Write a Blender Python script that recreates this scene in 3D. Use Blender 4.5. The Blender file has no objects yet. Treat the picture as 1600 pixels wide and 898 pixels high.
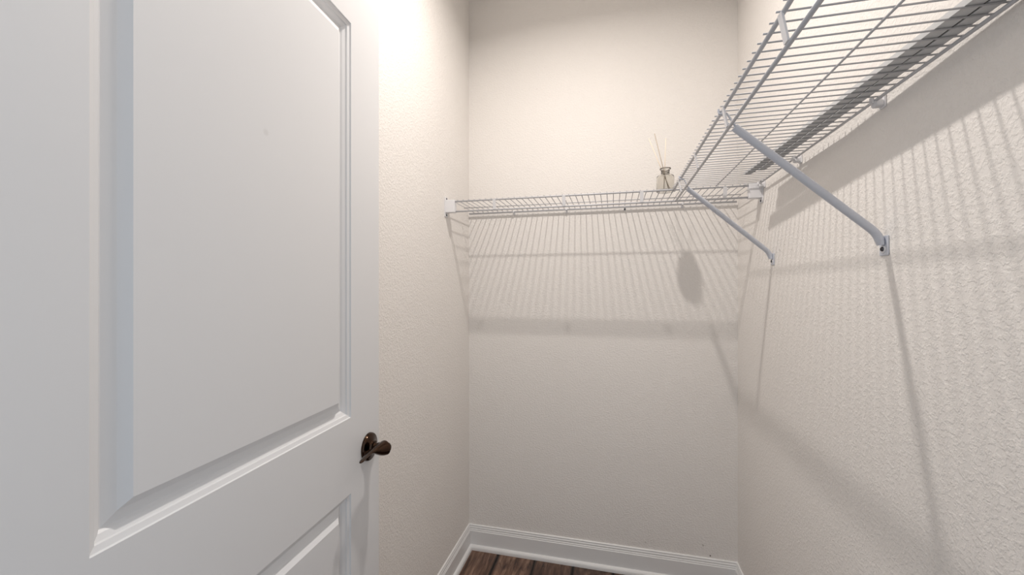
import bpy, bmesh, math, random
from mathutils import Vector, Matrix

random.seed(7)
S = bpy.context.scene
COL = S.collection

# ------------------------------------------------------------------ camera
H = 1.318                                   # camera height above the floor
cam_d = bpy.data.cameras.new('camera')
cam = bpy.data.objects.new('camera', cam_d)
COL.objects.link(cam)
cam_d.sensor_width = 36.0
cam_d.lens = 640.0 / 1600.0 * 36.0          # 14.4 mm ultra-wide
cam_d.shift_y = 2.0 / 1600.0
cam_d.clip_start = 0.01
cam.location = (0, 0, H)
cam.rotation_euler = (math.radians(90), 0, math.radians(13.8))
S.camera = cam

# ------------------------------------------------------------------ world, exposure
w = bpy.data.worlds.new('world'); S.world = w
w.use_nodes = True
bg = w.node_tree.nodes['Background']
bg.inputs[0].default_value = (0.80, 0.90, 1.0, 1)
bg.inputs[1].default_value = 0.72
S.view_settings.view_transform = 'Standard'
S.view_settings.look = 'None'
S.view_settings.gamma = 1
S.view_settings.use_curve_mapping = False
S.view_settings.exposure = 0.10
LAMP_WATTS = 13.6
LAMP_COLOR = (1.0, 0.93, 0.865)
LAMP_RADIUS = .029

# ------------------------------------------------------------------ dimensions
XL, XR = -0.7145, 0.534       # side walls
YB = 1.985                    # back wall
YF = 0.20                     # inner face of the door wall
YO = 0.085                    # its outer face
ZC = 2.845                    # ceiling
DOOR_X0, DOOR_X1 = -0.575, 0.215
LAMP = (-0.16, 1.075, 2.785)

# ------------------------------------------------------------------ helpers
def tag(o, label=None, cat=None, group=None, kind=None):
    if label: o['label'] = label
    if cat: o['category'] = cat
    if group: o['group'] = group
    if kind: o['kind'] = kind
    return o

def empty(name, loc=(0, 0, 0), rz=0):
    o = bpy.data.objects.new(name, None)
    COL.objects.link(o)
    o.location = loc
    o.rotation_euler = (0, 0, rz)
    o.empty_display_size = 0.05
    return o

def link(name, me, mat=None, parent=None, smooth=False, loc=None, rot=None):
    if mat and not me.materials:
        me.materials.append(mat)
    if smooth:
        for p in me.polygons: p.use_smooth = True
    o = bpy.data.objects.new(name, me)
    COL.objects.link(o)
    if parent: o.parent = parent
    if loc is not None: o.location = loc
    if rot is not None: o.rotation_euler = rot
    return o

def mesh(verts, faces, name='mesh'):
    me = bpy.data.meshes.new(name)
    me.from_pydata([tuple(v) for v in verts], [], faces)
    bm = bmesh.new(); bm.from_mesh(me)
    bmesh.ops.recalc_face_normals(bm, faces=bm.faces)
    bm.to_mesh(me); bm.free()
    me.update()
    return me

def box(x0, x1, y0, y1, z0, z1, bevel=0.0, seg=2):
    bm = bmesh.new()
    bmesh.ops.create_cube(bm, size=1)
    for v in bm.verts:
        v.co = Vector((x0 + (v.co.x + .5) * (x1 - x0), y0 + (v.co.y + .5) * (y1 - y0), z0 + (v.co.z + .5) * (z1 - z0)))
    if bevel:
        bmesh.ops.bevel(bm, geom=list(bm.edges), offset=bevel, segments=seg, affect='EDGES', profile=0.5)
    me = bpy.data.meshes.new('box'); bm.to_mesh(me); bm.free()
    return me

def tube(pts, radii, n=10, cap=True, flat=None):
    """Sweep an n-gon along pts. radii: one number or list; flat: list of (ra, rb) scale along the side/up axes."""
    pts = [Vector(p) for p in pts]
    if not isinstance(radii, (list, tuple)): radii = [radii] * len(pts)
    verts, faces = [], []
    up = None
    for i, p in enumerate(pts):
        if i == 0: d = pts[1] - p
        elif i == len(pts) - 1: d = p - pts[i - 1]
        else: d = (pts[i + 1] - p).normalized() + (p - pts[i - 1]).normalized()
        d.normalize()
        if up is None:
            up = Vector((0, 0, 1)) if abs(d.z) < 0.9 else Vector((0, 1, 0))
        side = d.cross(up).normalized()
        up = side.cross(d).normalized()
        a, b = (flat[i] if flat else (1, 1))
        for k in range(n):
            t = 2 * math.pi * (k + .5) / n
            verts.append(p + (side * math.cos(t) * a + up * math.sin(t) * b) * radii[i])
    for i in range(len(pts) - 1):
        for k in range(n):
            k2 = (k + 1) % n
            faces.append((i * n + k, i * n + k2, (i + 1) * n + k2, (i + 1) * n + k))
    if cap:
        faces.append(tuple(range(n)))
        faces.append(tuple((len(pts) - 1) * n + k for k in range(n)))
    return mesh(verts, faces)

def lathe(profile, n=32, close=False):
    """profile: list of (r, z) turned about Z."""
    verts, faces = [], []
    for r, z in profile:
        for k in range(n):
            t = 2 * math.pi * k / n
            verts.append((r * math.cos(t), r * math.sin(t), z))
    for i in range(len(profile) - 1):
        for k in range(n):
            k2 = (k + 1) % n
            faces.append((i * n + k, i * n + k2, (i + 1) * n + k2, (i + 1) * n + k))
    faces.append(tuple(range(n)))
    faces.append(tuple((len(profile) - 1) * n + k for k in range(n)))
    return mesh(verts, faces)

def smooth_by_angle(o, deg=35):
    me = o.data
    for p in me.polygons: p.use_smooth = True
    bm = bmesh.new(); bm.from_mesh(me)
    for e in bm.edges:
        if len(e.link_faces) == 2 and e.calc_face_angle(0) > math.radians(deg):
            e.smooth = False
    bm.to_mesh(me); bm.free()

# ------------------------------------------------------------------ materials
def new_mat(name, color=(.8, .8, .8), rough=.5, metal=0.0, spec=.5):
    m = bpy.data.materials.new(name); m.use_nodes = True
    b = m.node_tree.nodes['Principled BSDF']
    b.inputs['Base Color'].default_value = (*color, 1)
    b.inputs['Roughness'].default_value = rough
    b.inputs['Metallic'].default_value = metal
    b.inputs['Specular IOR Level'].default_value = spec
    return m, m.node_tree, b

def add(nt, typ, **kw):
    n = nt.nodes.new(typ)
    for k, v in kw.items(): setattr(n, k, v)
    return n

def wall_material(name, color, specks=()):
    m, nt, b = new_mat(name, color, .75, spec=.25)
    tc = add(nt, 'ShaderNodeTexCoord')
    # broad knockdown plaster texture
    n1 = add(nt, 'ShaderNodeTexNoise'); n1.inputs['Scale'].default_value = 145; n1.inputs['Detail'].default_value = 3; n1.inputs['Roughness'].default_value = .55
    n1.inputs['Distortion'].default_value = .25
    nt.links.new(tc.outputs['Object'], n1.inputs['Vector'])
    r1 = add(nt, 'ShaderNodeValToRGB')
    r1.color_ramp.elements[0].position = .44; r1.color_ramp.elements[1].position = .62
    nt.links.new(n1.outputs['Fac'], r1.inputs[0])
    n2 = add(nt, 'ShaderNodeTexNoise'); n2.inputs['Scale'].default_value = 320; n2.inputs['Detail'].default_value = 2
    nt.links.new(tc.outputs['Object'], n2.inputs['Vector'])
    mx = add(nt, 'ShaderNodeMath', operation='MULTIPLY_ADD'); mx.inputs[1].default_value = .22
    nt.links.new(n2.outputs['Fac'], mx.inputs[0]); nt.links.new(r1.outputs[0], mx.inputs[2])
    bp = add(nt, 'ShaderNodeBump'); bp.inputs['Strength'].default_value = .55; bp.inputs['Distance'].default_value = .0011
    nt.links.new(mx.outputs[0], bp.inputs['Height']); nt.links.new(bp.outputs[0], b.inputs['Normal'])
    # faint paint variation
    n3 = add(nt, 'ShaderNodeTexNoise'); n3.inputs['Scale'].default_value = 2.2
    nt.links.new(tc.outputs['Object'], n3.inputs['Vector'])
    mc = add(nt, 'ShaderNodeMix', data_type='RGBA')
    mc.inputs['A'].default_value = (*[c * .975 for c in color], 1)
    mc.inputs['B'].default_value = (*[min(1, c * 1.02) for c in color], 1)
    nt.links.new(n3.outputs['Fac'], mc.inputs['Factor'])
    last = mc.outputs['Result']
    for (p, rad, col) in specks:      # small nicks and scuffs in the paint
        d = add(nt, 'ShaderNodeVectorMath', operation='DISTANCE'); d.inputs[1].default_value = p
        sc = add(nt, 'ShaderNodeVectorMath', operation='MULTIPLY_ADD')
        nz = add(nt, 'ShaderNodeTexNoise'); nz.inputs['Scale'].default_value = 200
        nt.links.new(tc.outputs['Object'], nz.inputs['Vector'])
        sc.inputs[1].default_value = (rad * 1.6,) * 3
        nt.links.new(nz.outputs['Color'], sc.inputs[0]); nt.links.new(tc.outputs['Object'], sc.inputs[2])
        nt.links.new(sc.outputs[0], d.inputs[0])
        lt = add(nt, 'ShaderNodeMath', operation='LESS_THAN'); lt.inputs[1].default_value = rad
        nt.links.new(d.outputs['Value'], lt.inputs[0])
        mm = add(nt, 'ShaderNodeMix', data_type='RGBA')
        mm.inputs['B'].default_value = (*col, 1)
        nt.links.new(lt.outputs[0], mm.inputs['Factor']); nt.links.new(last, mm.inputs['A'])
        last = mm.outputs['Result']
    nt.links.new(last, b.inputs['Base Color'])
    return m

WALL = (.87, .84, .81)
def back_pt(px, py):          # a point of the back wall seen at a photo pixel (used to place paint nicks)
    s, c = math.sin(math.radians(13.8)), math.cos(math.radians(13.8))
    u = (px - 800) / 640; dx, dy = -s + u * c, c + u * s
    t = YB / dy
    return (dx * t, YB, H + (451 - py) / 640 * t)
specks = [(back_pt(840, 138), .0035, (.45, .40, .34)), (back_pt(1111, 867), .004, (.10, .08, .07)),
          (back_pt(1010, 846), .003, (.35, .31, .28)), (back_pt(1100, 850), .006, (.60, .57, .54)), (back_pt(948, 862), .003, (.5, .46, .42))]
M_wall_back = wall_material('wall_paint_back', WALL, specks)
M_wall = wall_material('wall_paint', WALL)
M_ceiling = wall_material('ceiling_paint', (.80, .78, .75))

M_white, nt, b = new_mat('white_trim_paint', (.83, .83, .83), .35)
M_door, nt, b = new_mat('white_door_paint', (.78, .785, .80), .38)
tc = add(nt, 'ShaderNodeTexCoord')
nz = add(nt, 'ShaderNodeTexNoise'); nz.inputs['Scale'].default_value = 60; nz.inputs['Detail'].default_value = 4
mp = add(nt, 'ShaderNodeMapping'); mp.inputs['Scale'].default_value = (4, 1, .25)
nt.links.new(tc.outputs['Object'], mp.inputs[0]); nt.links.new(mp.outputs[0], nz.inputs['Vector'])
bp = add(nt, 'ShaderNodeBump'); bp.inputs['Strength'].default_value = .06; bp.inputs['Distance'].default_value = .0006
nt.links.new(nz.outputs['Fac'], bp.inputs['Height']); nt.links.new(bp.outputs[0], b.inputs['Normal'])

ds = add(nt, 'ShaderNodeVectorMath', operation='DISTANCE'); ds.inputs[1].default_value = (.381, .0015, 1.578)
nt.links.new(tc.outputs['Object'], ds.inputs[0])
dr = add(nt, 'ShaderNodeMapRange'); dr.inputs['From Min'].default_value = .003; dr.inputs['From Max'].default_value = .0075
nt.links.new(ds.outputs['Value'], dr.inputs[0])
dm = add(nt, 'ShaderNodeMix', data_type='RGBA'); dm.inputs['A'].default_value = (.71, .71, .72, 1); dm.inputs['B'].default_value = (.78, .785, .80, 1)   # small filled dent in the panel
nt.links.new(dr.outputs[0], dm.inputs['Factor']); nt.links.new(dm.outputs['Result'], b.inputs['Base Color'])

M_wire, nt, b = new_mat('white_vinyl_coated_wire', (.55, .555, .58), .35)
M_plastic, nt, b = new_mat('white_plastic', (.80, .80, .82), .4)
M_brace, nt, b = new_mat('white_coated_steel_brace', (.62, .65, .72), .35)
M_screw, nt, b = new_mat('dark_screw_metal', (.10, .10, .11), .35, .9)
M_grey, nt, b = new_mat('pale_grey_strip', (.60, .61, .62), .45)
M_gap_shade, nt, b = new_mat('painted_gap_shade', (.02, .02, .02), .7)  # near-black colour standing in for shade between the grey strips
M_bronze, nt, b = new_mat('dark_bronze', (.060, .036, .025), .15, 1.0)
M_reed, nt, b = new_mat('cream_reed', (.82, .72, .60), .7)
M_reed2, nt, b = new_mat('soaked_reed', (.48, .41, .34), .7)
M_rim, nt, b = new_mat('dark_rim', (.22, .19, .17), .35, .3)
M_glass, nt, b = new_mat('clear_glass', (.86, .85, .82), .06)
b.inputs['Transmission Weight'].default_value = 1.0
b.inputs['IOR'].default_value = 1.45
M_socket, nt, b = new_mat('porcelain', (.85, .85, .84), .25)
M_bulb = bpy.data.materials.new('lit_bulb'); M_bulb.use_nodes = True
nt = M_bulb.node_tree; nt.nodes.clear()
em = add(nt, 'ShaderNodeEmission'); em.inputs[0].default_value = (*LAMP_COLOR, 1); em.inputs[1].default_value = 3
out = add(nt, 'ShaderNodeOutputMaterial'); nt.links.new(em.outputs[0], out.inputs[0])

# weathered dark plank
M_plank, nt, b = new_mat('weathered_brown_plank', (.15, .1, .07), .45)
tc = add(nt, 'ShaderNodeTexCoord'); oi = add(nt, 'ShaderNodeObjectInfo')
off = add(nt, 'ShaderNodeVectorMath', operation='MULTIPLY_ADD')
cmb = add(nt, 'ShaderNodeCombineXYZ')
for i in range(3): nt.links.new(oi.outputs['Random'], cmb.inputs[i])
off.inputs[1].default_value = (17, 31, 7)
nt.links.new(cmb.outputs[0], off.inputs[0]); nt.links.new(tc.outputs['Object'], off.inputs[2])
mp = add(nt, 'ShaderNodeMapping'); mp.inputs['Scale'].default_value = (1.6, .16, 1)
nt.links.new(off.outputs[0], mp.inputs[0])
g1 = add(nt, 'ShaderNodeTexNoise'); g1.inputs['Scale'].default_value = 30; g1.inputs['Detail'].default_value = 6; g1.inputs['Roughness'].default_value = .65; g1.inputs['Distortion'].default_value = .5
nt.links.new(mp.outputs[0], g1.inputs['Vector'])
r1 = add(nt, 'ShaderNodeValToRGB')
e = r1.color_ramp.elements
e[0].position = .32; e[0].color = (.018, .010, .008, 1)
e[1].position = .72; e[1].color = (.30, .20, .145, 1)
m_ = e.new(.5); m_.color = (.125, .070, .048, 1)
nt.links.new(g1.outputs['Fac'], r1.inputs[0])
g2 = add(nt, 'ShaderNodeTexNoise'); g2.inputs['Scale'].default_value = 6; g2.inputs['Detail'].default_value = 5
nt.links.new(off.outputs[0], g2.inputs['Vector'])
mx = add(nt, 'ShaderNodeMix', data_type='RGBA', blend_type='MULTIPLY'); mx.inputs['Factor'].default_value = .6
r2 = add(nt, 'ShaderNodeValToRGB'); r2.color_ramp.elements[0].position = .3; r2.color_ramp.elements[0].color = (.45, .38, .35, 1); r2.color_ramp.elements[1].position = .65; r2.color_ramp.elements[1].color = (1.15, 1.1, 1.05, 1)
nt.links.new(g2.outputs['Fac'], r2.inputs[0])
nt.links.new(r1.outputs[0], mx.inputs['A']); nt.links.new(r2.outputs[0], mx.inputs['B'])
hs = add(nt, 'ShaderNodeHueSaturation'); mr = add(nt, 'ShaderNodeMapRange'); mr.inputs['To Min'].default_value = .7; mr.inputs['To Max'].default_value = 1.35
nt.links.new(oi.outputs['Random'], mr.inputs[0]); nt.links.new(mr.outputs[0], hs.inputs['Value'])
gx = add(nt, 'ShaderNodeSeparateXYZ'); nt.links.new(tc.outputs['Generated'], gx.inputs[0])
ex = add(nt, 'ShaderNodeMath', operation='SUBTRACT'); ex.inputs[1].default_value = .5; nt.links.new(gx.outputs[0], ex.inputs[0])
ea = add(nt, 'ShaderNodeMath', operation='ABSOLUTE'); nt.links.new(ex.outputs[0], ea.inputs[0])
eb = add(nt, 'ShaderNodeMath', operation='MULTIPLY_ADD'); eb.inputs[1].default_value = .16; nt.links.new(g1.outputs['Fac'], eb.inputs[0]); nt.links.new(ea.outputs[0], eb.inputs[2])
er = add(nt, 'ShaderNodeMapRange'); er.inputs['From Min'].default_value = .515; er.inputs['From Max'].default_value = .565; nt.links.new(eb.outputs[0], er.inputs[0])
mk = add(nt, 'ShaderNodeMix', data_type='RGBA'); mk.inputs['B'].default_value = (.012, .008, .006, 1)   # black burnt plank edges
nt.links.new(er.outputs[0], mk.inputs['Factor']); nt.links.new(mx.outputs['Result'], mk.inputs['A'])
nt.links.new(mk.outputs['Result'], hs.inputs['Color']); nt.links.new(hs.outputs[0], b.inputs['Base Color'])
bp = add(nt, 'ShaderNodeBump'); bp.inputs['Strength'].default_value = .4; bp.inputs['Distance'].default_value = .0015
nt.links.new(g1.outputs['Fac'], bp.inputs['Height']); nt.links.new(bp.outputs[0], b.inputs['Normal'])
M_sub, nt, b = new_mat('dark_plank_joint', (.02, .014, .01), .8)

# ------------------------------------------------------------------ the closet shell
T = .115
def struct(name, me, mat, label, cat):
    return tag(link(name, me, mat), label, cat, kind='structure')

struct('wall_back', box(XL - T, XR + T, YB, YB + T, -.02, ZC + .1), M_wall_back, 'cream textured back wall behind the far wire shelf', 'wall')
struct('wall_left', box(XL - T, XL, YO, YB, -.02, ZC + .1), M_wall, 'cream textured side wall behind the open door', 'wall')
struct('wall_right', box(XR, XR + T, YO, YB, -.02, ZC + .1), M_wall, 'cream textured side wall carrying the long wire shelf and braces', 'wall')
struct('ceiling', box(XL, XR, YO, YB, ZC, ZC + .1), M_ceiling, 'pale ceiling over the closet', 'ceiling')

# door wall with its opening (the photograph is taken through it)
def multi_box(boxes):
    bm = bmesh.new()
    for a in boxes:
        me = box(*a); bm.from_mesh(me); bpy.data.meshes.remove(me)
    me = bpy.data.meshes.new('boxes'); bm.to_mesh(me); bm.free()
    return me
DZ = 2.06
struct('wall_front', multi_box([(XL, DOOR_X0 - .02, YO, YF, -.02, ZC), (DOOR_X1 + .02, XR, YO, YF, -.02, ZC),
                                (DOOR_X0 - .02, DOOR_X1 + .02, YO, YF, DZ + .02, ZC)]), M_wall, 'cream wall around the closet doorway', 'wall')
struct('trim_1', multi_box([(DOOR_X0 - .02, DOOR_X0, YO, YF, 0, DZ), (DOOR_X1, DOOR_X1 + .02, YO, YF, 0, DZ),
                            (DOOR_X0 - .02, DOOR_X1 + .02, YO, YF, DZ, DZ + .02)]), M_white, 'white door jamb lining the closet doorway', 'door jamb')

# floor: individual planks running towards the back wall
floor = tag(link('floor', box(XL - T, XR + T, -1.2, YB + T, -.03, -.0035), M_sub), 'dark brown weathered plank floor of the closet', 'floor', kind='structure')
PW, PL = .184, 1.22
plank_me = box(-PW / 2 + .0012, PW / 2 - .0012, -PL / 2 + .001, PL / 2 - .001, -.0036, 0, .0012, 1)
plank_me.materials.append(M_plank)
joint0 = -.550
stag = [0.10, .62, .33, .85, .47, .97, .2, .71]
k = 0
x = joint0 - PW
while x < XR:
    y = YB - PL / 2 + stag[k % 8] - .0
    while y - PL / 2 > YB: y -= PL
    while y + PL / 2 > -1.2:
        y0, y1 = max(y - PL / 2, -1.2), min(y + PL / 2, YB)
        x0, x1 = max(x, XL), min(x + PW, XR)
        if x1 - x0 > .02 and y1 - y0 > .03:
            o = link('plank', plank_me, None, floor)
            o.location = ((x0 + x1) / 2, (y0 + y1) / 2, 0)
            o.scale = ((x1 - x0) / PW, (y1 - y0) / PL, 1)
        y -= PL
    x += PW; k += 1

# baseboards with shoe moulding
BB = [(0, .118), (.004, .118), (.0065, .1155), (.0065, .112), (.0055, .1105), (.0085, .106), (.0085, .0985), (.0105, .0965), (.0105, .092), (.0128, .089), (.0128, .0), (0, 0)]
SHOE = [(.0128, 0), (.0128, .022), (.0165, .0215), (.0205, .0195), (.0245, .0145), (.0262, .008), (.0265, 0)]
def extrude_profile(prof, a, b_, inward, m0=0, m1=0):
    """prof (out, z) swept from a to b along a wall; inward: unit vector into the room; m0/m1: mitre factor at each end."""
    a, b_, inward = Vector(a), Vector(b_), Vector(inward)
    d = (b_ - a).normalized()
    v, f = [], []
    n = len(prof)
    for o, z in prof: v.append(a + inward * o + d * o * m0 + Vector((0, 0, z)))
    for o, z in prof: v.append(b_ + inward * o - d * o * m1 + Vector((0, 0, z)))
    for i in range(n):
        j = (i + 1) % n
        f.append((i, j, n + j, n + i))
    f.append(tuple(range(n))); f.append(tuple(range(n, 2 * n)))
    return mesh(v, f)
for nm, a, b_, inw, lab in (('left', (XL, YF, 0), (XL, YB, 0), (1, 0, 0), 'white moulded baseboard along the wall behind the door'),
                            ('back', (XL, YB, 0), (XR, YB, 0), (0, -1, 0), 'white moulded baseboard along the back wall'),
                            ('right', (XR, YF, 0), (XR, YB, 0), (-1, 0, 0), 'white moulded baseboard along the wall under the long shelf')):
    m0, m1 = (1, 1) if nm == 'back' else (0, 1)
    o = struct('baseboard_' + nm, extrude_profile(BB, a, b_, inw, m0, m1), M_white, lab, 'baseboard')
    link('shoe_moulding', extrude_profile(SHOE, a, b_, inw, m0, m1), M_white, o)

# ------------------------------------------------------------------ the open door
DW, DH, DT = .762, 2.032, .035
ang = math.radians(3.16)
free = Vector((-.596, .961, 0))
hinge = free - Vector((-math.sin(ang), math.cos(ang), 0)) * DW
door = empty('door_1', (hinge.x, hinge.y, .008), math.radians(90) + ang)
tag(door, 'open white two-panel moulded door with a bronze lever', 'door', kind='structure')
ST = .128
PX0, PX1 = ST, DW - ST
panels = [(PX0, PX1, 1.020 - .008, 1.933 - .008), (PX0, PX1, .235, .844 - .008)]
# slab: front face as stiles and rails round the panel openings, plus back and edges
xs = [0, PX0, PX1, DW]
zs = [0, panels[1][2], panels[1][3], panels[0][2], panels[0][3], DH]
v, f = [], []
for side in (0, 1):
    base = len(v)
    for z in zs:
        for x in xs: v.append((x, 0 if side == 0 else DT, z))
    for i in range(5):
        for j in range(3):
            if side == 0 and j == 1 and i in (1, 3): continue
            q = base + i * 4 + j
            f.append((q, q + 1, q + 5, q + 4))
nv = len(zs) * 4
for i in range(5):
    for j in (0, 3):
        q = i * 4 + j
        f.append((q, q + 4, nv + q + 4, nv + q))
for i in (0, 5):
    for j in range(3):
        q = i * 4 + j
        f.append((q, q + 1, nv + q + 1, nv + q))
link('door_slab', mesh(v, f), M_door, door)
PROF = [(0, 0), (.0010, .0030), (.0080, .0055), (.0090, .0085), (.0160, .0125), (.0190, .0160), (.0205, .0160), (.0340, .0105), (.0455, .0015)]
for (x0, x1, z0, z1) in panels:
    v, f = [], []
    for ins, dep in PROF:
        v += [(x0 + ins, dep, z0 + ins), (x1 - ins, dep, z0 + ins), (x1 - ins, dep, z1 - ins), (x0 + ins, dep, z1 - ins)]
    for i in range(len(PROF) - 1):
        for k in range(4):
            k2 = (k + 1) % 4
            f.append((i * 4 + k, i * 4 + k2, i * 4 + 4 + k2, i * 4 + 4 + k))
    q = (len(PROF) - 1) * 4
    f.append((q, q + 1, q + 2, q + 3))
    me = bpy.data.meshes.new('panel'); me.from_pydata(v, [], f); me.update()
    link('panel', me, M_door, door)
# hinges on the jamb side
for z in (.2, 1.0, 1.83):
    link('hinge', tube([(-.004, .004, z - .045), (-.004, .004, z + .045)], .006, 12), M_bronze, door)
# lever set: local -y points out of the face into the closet
LX, LZ = DW - .052, .924 - .008
hd = empty('door_handle'); hd.parent = door; hd.location = (LX, 0, LZ)
hd['label'] = 'dark bronze lever handle on a round rose'
def along_y(me):
    me.transform(Matrix.Rotation(math.radians(90), 4, 'X'))    # +z -> -y
    return me
o = link('rosette', along_y(lathe([(.034, 0), (.034, .004), (.0325, .0068), (.028, .0088), (.019, .0102), (.0165, .012), (.0150, .0165)], 48)), M_bronze, hd); smooth_by_angle(o, 30)
# hub and waved lever in one piece
o = link('lever', along_y(lathe([(.0118, .012), (.0118, .019), (.0104, .0205), (.0104, .026), (.0122, .0275), (.0128, .048), (.0120, .054), (.0085, .0575)], 40)), M_bronze, hd); smooth_by_angle(o, 30)
pts, fl = [], []
N = 26
for i in range(N + 1):
    t = i / N
    px = .004 - .116 * t
    py = -.046 + .007 * math.sin(t * math.pi * 1.15) + .004 * t
    e_ = min(1, t / .55); e_ = e_ * e_ * (3 - 2 * e_)
    pz = .009 * e_
    pts.append((px, py, pz))
    hgt = .0150 * (1 - e_) + .0034 - .0010 * t
    thk = .0110 * (1 - e_) + .0075 - .0030 * t
    if i == N - 1: hgt *= .85; thk *= .85
    if i == 0: hgt *= .7; thk *= .7
    if i == N: hgt *= .55; thk *= .55
    fl.append((thk, hgt))
o = link('lever_grip', tube(pts, 1.0, 16, True, fl), M_bronze, hd); smooth_by_angle(o, 40)

# ------------------------------------------------------------------ wire shelves
ZU, ZL_ = H + .381, H + .340        # upper and lower front rail
RR, RW = .0036, .0016
ZD = ZU + RR + RW                   # deck wires lie on the rail
PITCH = .0254

def cyl(length, r, n=8, axis='Y'):
    e = {'X': (length, 0, 0), 'Y': (0, length, 0), 'Z': (0, 0, length)}[axis]
    return tube([(0, 0, 0), e], r, n)

def screw(parent, loc, rot, r=.0042):
    o = link('screw', screw_me, M_screw, parent, loc=loc, rot=rot)
    o.scale = (r / .004,) * 3
    return o
screw_me = lathe([(.004, 0), (.0042, .001), (.0034, .0022), (.0016, .0024), (.0014, .001)], 14)
washer_me = lathe([(.0080, 0), (.0080, .0010), (.0066, .0018)], 18)

# --- far shelf on the back wall
YFR = 1.680
sh = empty('wire_shelf', (0, 0, 0))
tag(sh, 'short white wire shelf across the back wall, holding the reed diffuser', 'shelf', 'white wire closet shelves')
me_dw = cyl(YB - .012 - (YFR - .003), RW, 6, 'Y'); me_dw.materials.append(M_wire)
for p in me_dw.polygons: p.use_smooth = True
xx = XL + .032
while xx < XR - .022:
    link('deck_wire', me_dw, None, sh, loc=(xx, YFR - .003, ZD)); xx += PITCH
link('front_rail', cyl(XR - XL - .02, RR, 12, 'X'), M_wire, sh, True, loc=(XL + .01, YFR, ZU))
link('front_rail', cyl(XR - XL - .02, RR, 12, 'X'), M_wire, sh, True, loc=(XL + .01, YFR + .008, ZL_ - .001))
link('center_wire', cyl(XR - XL - .06, .0021, 8, 'X'), M_wire, sh, True, loc=(XL + .03, YB - .152, ZD - RW - .0021))
link('rear_rail', cyl(XR - XL - .016, .0045, 10, 'X'), M_wire, sh, True, loc=(XL + .008, YB - .016, ZD - RW - .0045))
def strut_x():
    return mesh([(-.0065, -.0045, .0), (.0065, -.0045, 0), (.0065, -.0015, 0), (-.0065, -.0015, 0),
                 (-.0065, .0035, -(ZU - ZL_)), (.0065, .0035, -(ZU - ZL_)), (.0065, .0065, -(ZU - ZL_)), (-.0065, .0065, -(ZU - ZL_))],
                [(0, 1, 2, 3), (4, 5, 6, 7), (0, 1, 5, 4), (1, 2, 6, 5), (2, 3, 7, 6), (3, 0, 4, 7)])
me_st = strut_x(); me_st.materials.append(M_plastic)
for xs_ in (-.4907, -.194, .111, .409):
    link('strut', me_st, None, sh, loc=(xs_, YFR, ZU))
# end brackets that grip the rails and screw to the side walls
for sgn, xw in ((1, XL), (-1, XR)):
    bx = lambda a, b_: (min(xw + sgn * a, xw + sgn * b_), max(xw + sgn * a, xw + sgn * b_))
    a, b_ = bx(.003, .046)
    br = link('end_bracket', box(a, b_, YFR - .009, YFR + .016, ZL_ - .007, ZU + .0075, .0022), M_plastic, sh)
    a, b_ = bx(0, .0035)
    link('wall_flange', box(a, b_, YFR - .012, YFR + .022, ZL_ - .024, ZU + .022, .001, 1), M_plastic, br)
    for dz in (ZU + .015, ZL_ - .016):
        screw(br, (xw + sgn * .0035, YFR + .004, dz), (0, sgn * math.radians(90), 0))
# wall clips under the rear rail
def clip_mesh():
    bm = bmesh.new()
    for a in ((-.005, .005, -.004, .0, -.016, .006, .001, 1), (-.0035, .0035, -.021, -.003, -.0052, -.0025, .0008, 1), (-.0035, .0035, -.023, -.0205, -.0052, .004, .0008, 1)):
        me = box(*a); bm.from_mesh(me); bpy.data.meshes.remove(me)
    me = bpy.data.meshes.new('clip'); bm.to_mesh(me); bm.free(); return me
me_clip = clip_mesh(); me_clip.materials.append(M_plastic)
ZR = ZD - RW - .003
for xc in (-.475, -.215, .055, .305):
    c_ = link('wall_clip', me_clip, None, sh, loc=(xc, YB, ZR))
    if abs(xc - .055) < .01:
        screw(c_, (0, -.004, -.0115), (math.radians(90), 0, 0), .004)

# --- long shelf on the side wall
XU, XLo = .2287, .238
YN, YE = YF + .02, YFR - .004
lg = empty('wire_shelf', (0, 0, 0))
tag(lg, 'long white wire shelf along the side wall, held up by braces', 'shelf', 'white wire closet shelves')
XRR = XR - .0165
me_dw2 = cyl(XRR + .006 - (XU - .007), RW, 6, 'X'); me_dw2.materials.append(M_wire)
for p in me_dw2.polygons: p.use_smooth = True
yy = YFR - .020
while yy > YN + .004:
    link('deck_wire', me_dw2, None, lg, loc=(XU - .007, yy, ZD)); yy -= PITCH
link('front_rail', cyl(YE - YN, RR, 12, 'Y'), M_wire, lg, True, loc=(XU, YN, ZU))
link('front_rail', cyl(YFR + .004 - YN, RR, 12, 'Y'), M_wire, lg, True, loc=(XLo, YN, ZL_))
link('center_wire', cyl(YE - .012 - YN, .0021, 8, 'Y'), M_wire, lg, True, loc=(.3745, YN, ZD - RW - .0021))
link('rear_rail', cyl(YFR - .011 - YN, .003, 10, 'Y'), M_wire, lg, True, loc=(XRR, YN, ZR))
me_st2 = me_st.copy(); me_st2.transform(Matrix.Rotation(math.radians(-90), 4, 'Z'))
for ys_ in (.64, .944, 1.25, 1.54, .33):
    link('strut', me_st2, None, lg, loc=(XU, ys_, ZU))
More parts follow.
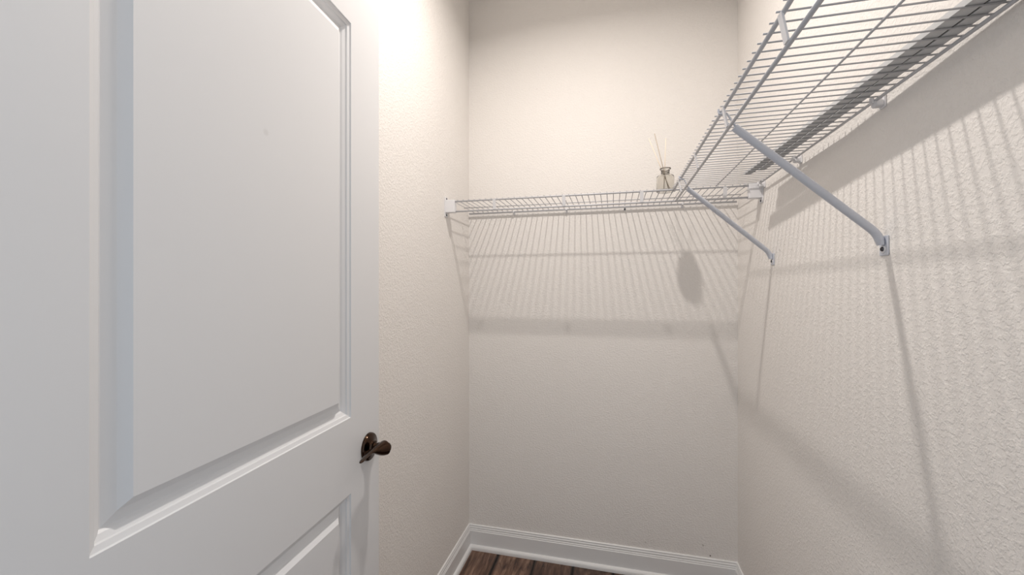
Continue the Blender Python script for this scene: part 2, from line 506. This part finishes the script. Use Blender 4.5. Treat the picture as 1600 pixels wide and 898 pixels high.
# hooks that hang the shelf end on the far shelf
for xh, zh in ((XU + .004, ZU), (XR - .060, ZU)):
    link('end_hook', tube([(xh, YE - .02, zh + .001), (xh, YE - .004, zh + .004), (xh, YFR + .001, zh + .0062), (xh, YFR + .0065, zh + .003), (xh, YFR + .007, zh - .006)], .0026, 8), M_plastic, lg, True)
def wclip_mesh():
    bm = bmesh.new()
    for a in ((-.0045, 0, -.0085, .0085, -.021, .006, .0015, 2), (-.020, -.003, -.0078, .0078, -.0185, -.0032, .004, 3), (-.0235, -.0195, -.006, .006, -.010, .0035, .0012, 1)):
        me = box(*a); bm.from_mesh(me); bpy.data.meshes.remove(me)
    me = bpy.data.meshes.new('clip'); bm.to_mesh(me); bm.free(); return me
me_wc = wclip_mesh(); me_wc.materials.append(M_plastic)
for yc in (.985, 1.36, 1.655, .62, .30):
    c_ = link('wall_clip', me_wc, None, lg, loc=(XR, yc, ZR + .005))
    screw(c_, (-.0045, 0, .002), (0, math.radians(-90), 0), .0025)

# ------------------------------------------------------------------ braces under the long shelf
def brace(top, bot, label):
    """top: where the tube meets the lower rail; bot: the bend near the wall."""
    r = empty('shelf_brace', (XR, bot[1], bot[2] - .04))
    tag(r, label, 'shelf brace', 'braces under the long wire shelf')
    o0 = Vector(r.location)
    P = lambda p: Vector(p) - o0
    T_, B_ = Vector(top), Vector(bot)
    d = (B_ - T_).normalized()
    low = Vector((XR - .0075, bot[1], bot[2] - .024))
    path, rad, fl = [], [], []
    path += [T_ - d * .004, T_ + d * .008]
    for i in range(1, 5): path.append(T_.lerp(B_ - d * .022, i / 4))
    a0, a1, a2 = B_ - d * .022, B_, B_ + (low - B_).normalized() * .020
    for i in range(1, 8):
        t = i / 7
        path.append(a0 * (1 - t) ** 2 + a1 * 2 * t * (1 - t) + a2 * t * t)
    n = len(path)
    for i in range(n):
        rad.append(.0080); fl.append((1, 1))
    fl[-1] = (1.05, .6); fl[-2] = (1.02, .8)
    o = link('tube', tube([P(p) for p in path], rad, 18, True, fl), M_brace, r); smooth_by_angle(o, 50)
    fp = link('foot_plate', box(-.0030, 0, -.0135, .0135, -.041, -.001, .0014, 2), M_brace, r, loc=P((XR, bot[1], bot[2])))
    wsh = link('washer', washer_me, M_plastic, fp, loc=(-.003, 0, -.028), rot=(0, math.radians(-90), 0))
    screw(fp, (-.0046, 0, -.028), (0, math.radians(-90), 0), .0046)
    # tongue running from the tube, over the lower rail, to a hook on the upper rail
    y = top[1]
    tg = [T_ + d * .006, Vector((XLo + .0045, y + .006, ZL_ + .008)), Vector((XU + .008, y + .022, ZU - .010)), Vector((XU - .0055, y + .032, ZU - .0045)), Vector((XU - .0065, y + .033, ZU + .005))]
    link('rail_hook', tube([P(p) for p in tg], .0036, 8, True, [(1.4, .7)] * 5), M_brace, r)
    return r
brace((.2475, .932, ZL_ - .009), (.5245, .982, H + .108), 'larger nearer grey-white diagonal brace under the long wire shelf')
brace((.2475, 1.470, ZL_ - .009), (.5245, 1.575, H + .122), 'smaller farther diagonal brace, close to the back shelf')

# ------------------------------------------------------------------ strips lying on the long shelf
def strip(name, far, near, width, thick, z, label):
    """Shallow channel lying on the deck, from far end point to near end point (centre line x, y)."""
    f_, n_ = Vector((*far, 0)), Vector((*near, 0))
    L = (f_ - n_).length
    a = math.atan2(-(f_ - n_).x, (f_ - n_).y)
    hw, t = width / 2, .0016
    prof = [(-hw, 0), (hw, 0), (hw, thick), (hw - t, thick), (hw - t, t), (-hw + t, t), (-hw + t, thick), (-hw, thick)]
    n = len(prof)
    v = [(p[0], 0, p[1]) for p in prof] + [(p[0], L, p[1]) for p in prof]
    fc = [(i, (i + 1) % n, n + (i + 1) % n, n + i) for i in range(n)]
    fc += [(0, 1, 4, 5), (1, 2, 3, 4), (5, 6, 7, 0), (n + 0, n + 1, n + 4, n + 5), (n + 1, n + 2, n + 3, n + 4), (n + 5, n + 6, n + 7, n + 0)]
    o = link(name, mesh(v, fc), M_grey)
    o.location = (near[0], near[1], z); o.rotation_euler = (0, 0, a)
    return tag(o, label, 'strip', 'strips lying on the long shelf')
zt = ZD + RW + .0002
def on_line(x08, slope, y): return (x08 - slope * (y - .8), y)
st1 = strip('grey_strip', on_line(.4755, .0425, 1.545), on_line(.4755, .0425, .26), .021, .007, zt, 'low grey strip on the long wire shelf, the one farther from the wall')
link('gap_shade', box(.0106, .0130, 0, 1.27, .0005, .004), M_gap_shade, st1)  # added black sliver that paints the dark of the gap beside this strip
strip('grey_strip', on_line(.5005, .0395, 1.500), on_line(.5005, .0395, .46), .021, .030, zt, 'tall grey strip on the long wire shelf, nearest the wall')

# ------------------------------------------------------------------ reed diffuser on the back shelf
BX, BY = .2057, YB - .24
bz = ZD + RW
df = empty('reed_diffuser', (BX, BY, bz))
tag(df, 'small clear glass reed diffuser bottle with three sticks on the back shelf', 'diffuser')
outer = [(.0, .0), (.031, .0), (.0338, .0025), (.0345, .006), (.0345, .056), (.0330, .0625), (.0285, .0670), (.0205, .0700), (.0168, .0730), (.0165, .0860), (.0180, .0895), (.0200, .0905), (.0200, .0925)]
inner = [(.0140, .0925), (.0140, .0735), (.0190, .0675), (.0270, .0640), (.0310, .0600), (.0322, .0550), (.0322, .0090), (.0300, .0062), (.0, .0060)]
prof = outer + inner
n = 40
v, f = [], []
for r_, z_ in prof:
    for k in range(n):
        t = 2 * math.pi * k / n
        v.append((max(r_, 1e-5) * math.cos(t), max(r_, 1e-5) * math.sin(t), z_))
for i in range(len(prof) - 1):
    for k in range(n):
        k2 = (k + 1) % n
        f.append((i * n + k, i * n + k2, (i + 1) * n + k2, (i + 1) * n + k))
o = link('bottle', mesh(v, f), M_glass, df); smooth_by_angle(o, 40)
v, f = [], []
for r_, z_ in [(.0142, .0926), (.0212, .0926), (.0218, .0938), (.0212, .0952), (.0142, .0952)]:
    for k in range(n):
        t = 2 * math.pi * k / n
        v.append((r_ * math.cos(t), r_ * math.sin(t), z_))
for i in range(5):
    for k in range(n):
        k2 = (k + 1) % n; i2 = (i + 1) % 5
        f.append((i * n + k, i * n + k2, i2 * n + k2, i2 * n + k))
link('rim', mesh(v, f), M_rim, df, True)
for tip, base, mt in (((-.063, .0, .221), (.018, .004, .0075), M_reed), ((-.040, .012, .243), (.010, -.012, .0075), M_reed2), ((.001, -.008, .214), (-.004, .012, .0075), M_reed)):
    link('reed', tube([base, tip], .0017, 8), mt, df, True)

# ------------------------------------------------------------------ ceiling lamp
lp = empty('ceiling_light', (LAMP[0], LAMP[1], ZC))
tag(lp, 'small round white downlight on the closet ceiling', 'lamp')
hz = ZC - LAMP[2]
o = link('housing', lathe([(.060, 0), (.060, -.010), (.052, -hz + .012), (.046, -hz + .003), (.042, -hz + .003)], 40), M_socket, lp); smooth_by_angle(o, 40)
link('diffuser', lathe([(.0405, -hz + .0031), (.0405, -hz + .0015), (.0385, -hz + .001)], 40), M_bulb, lp)
ld = bpy.data.lights.new('lamp_light', 'AREA'); ld.shape = 'DISK'; ld.size = LAMP_RADIUS * 2
ld.spread = math.radians(160); ld.energy = LAMP_WATTS; ld.color = LAMP_COLOR
lo = bpy.data.objects.new('lamp_light', ld); COL.objects.link(lo)
lo.parent = lp; lo.location = (0, 0, -hz)
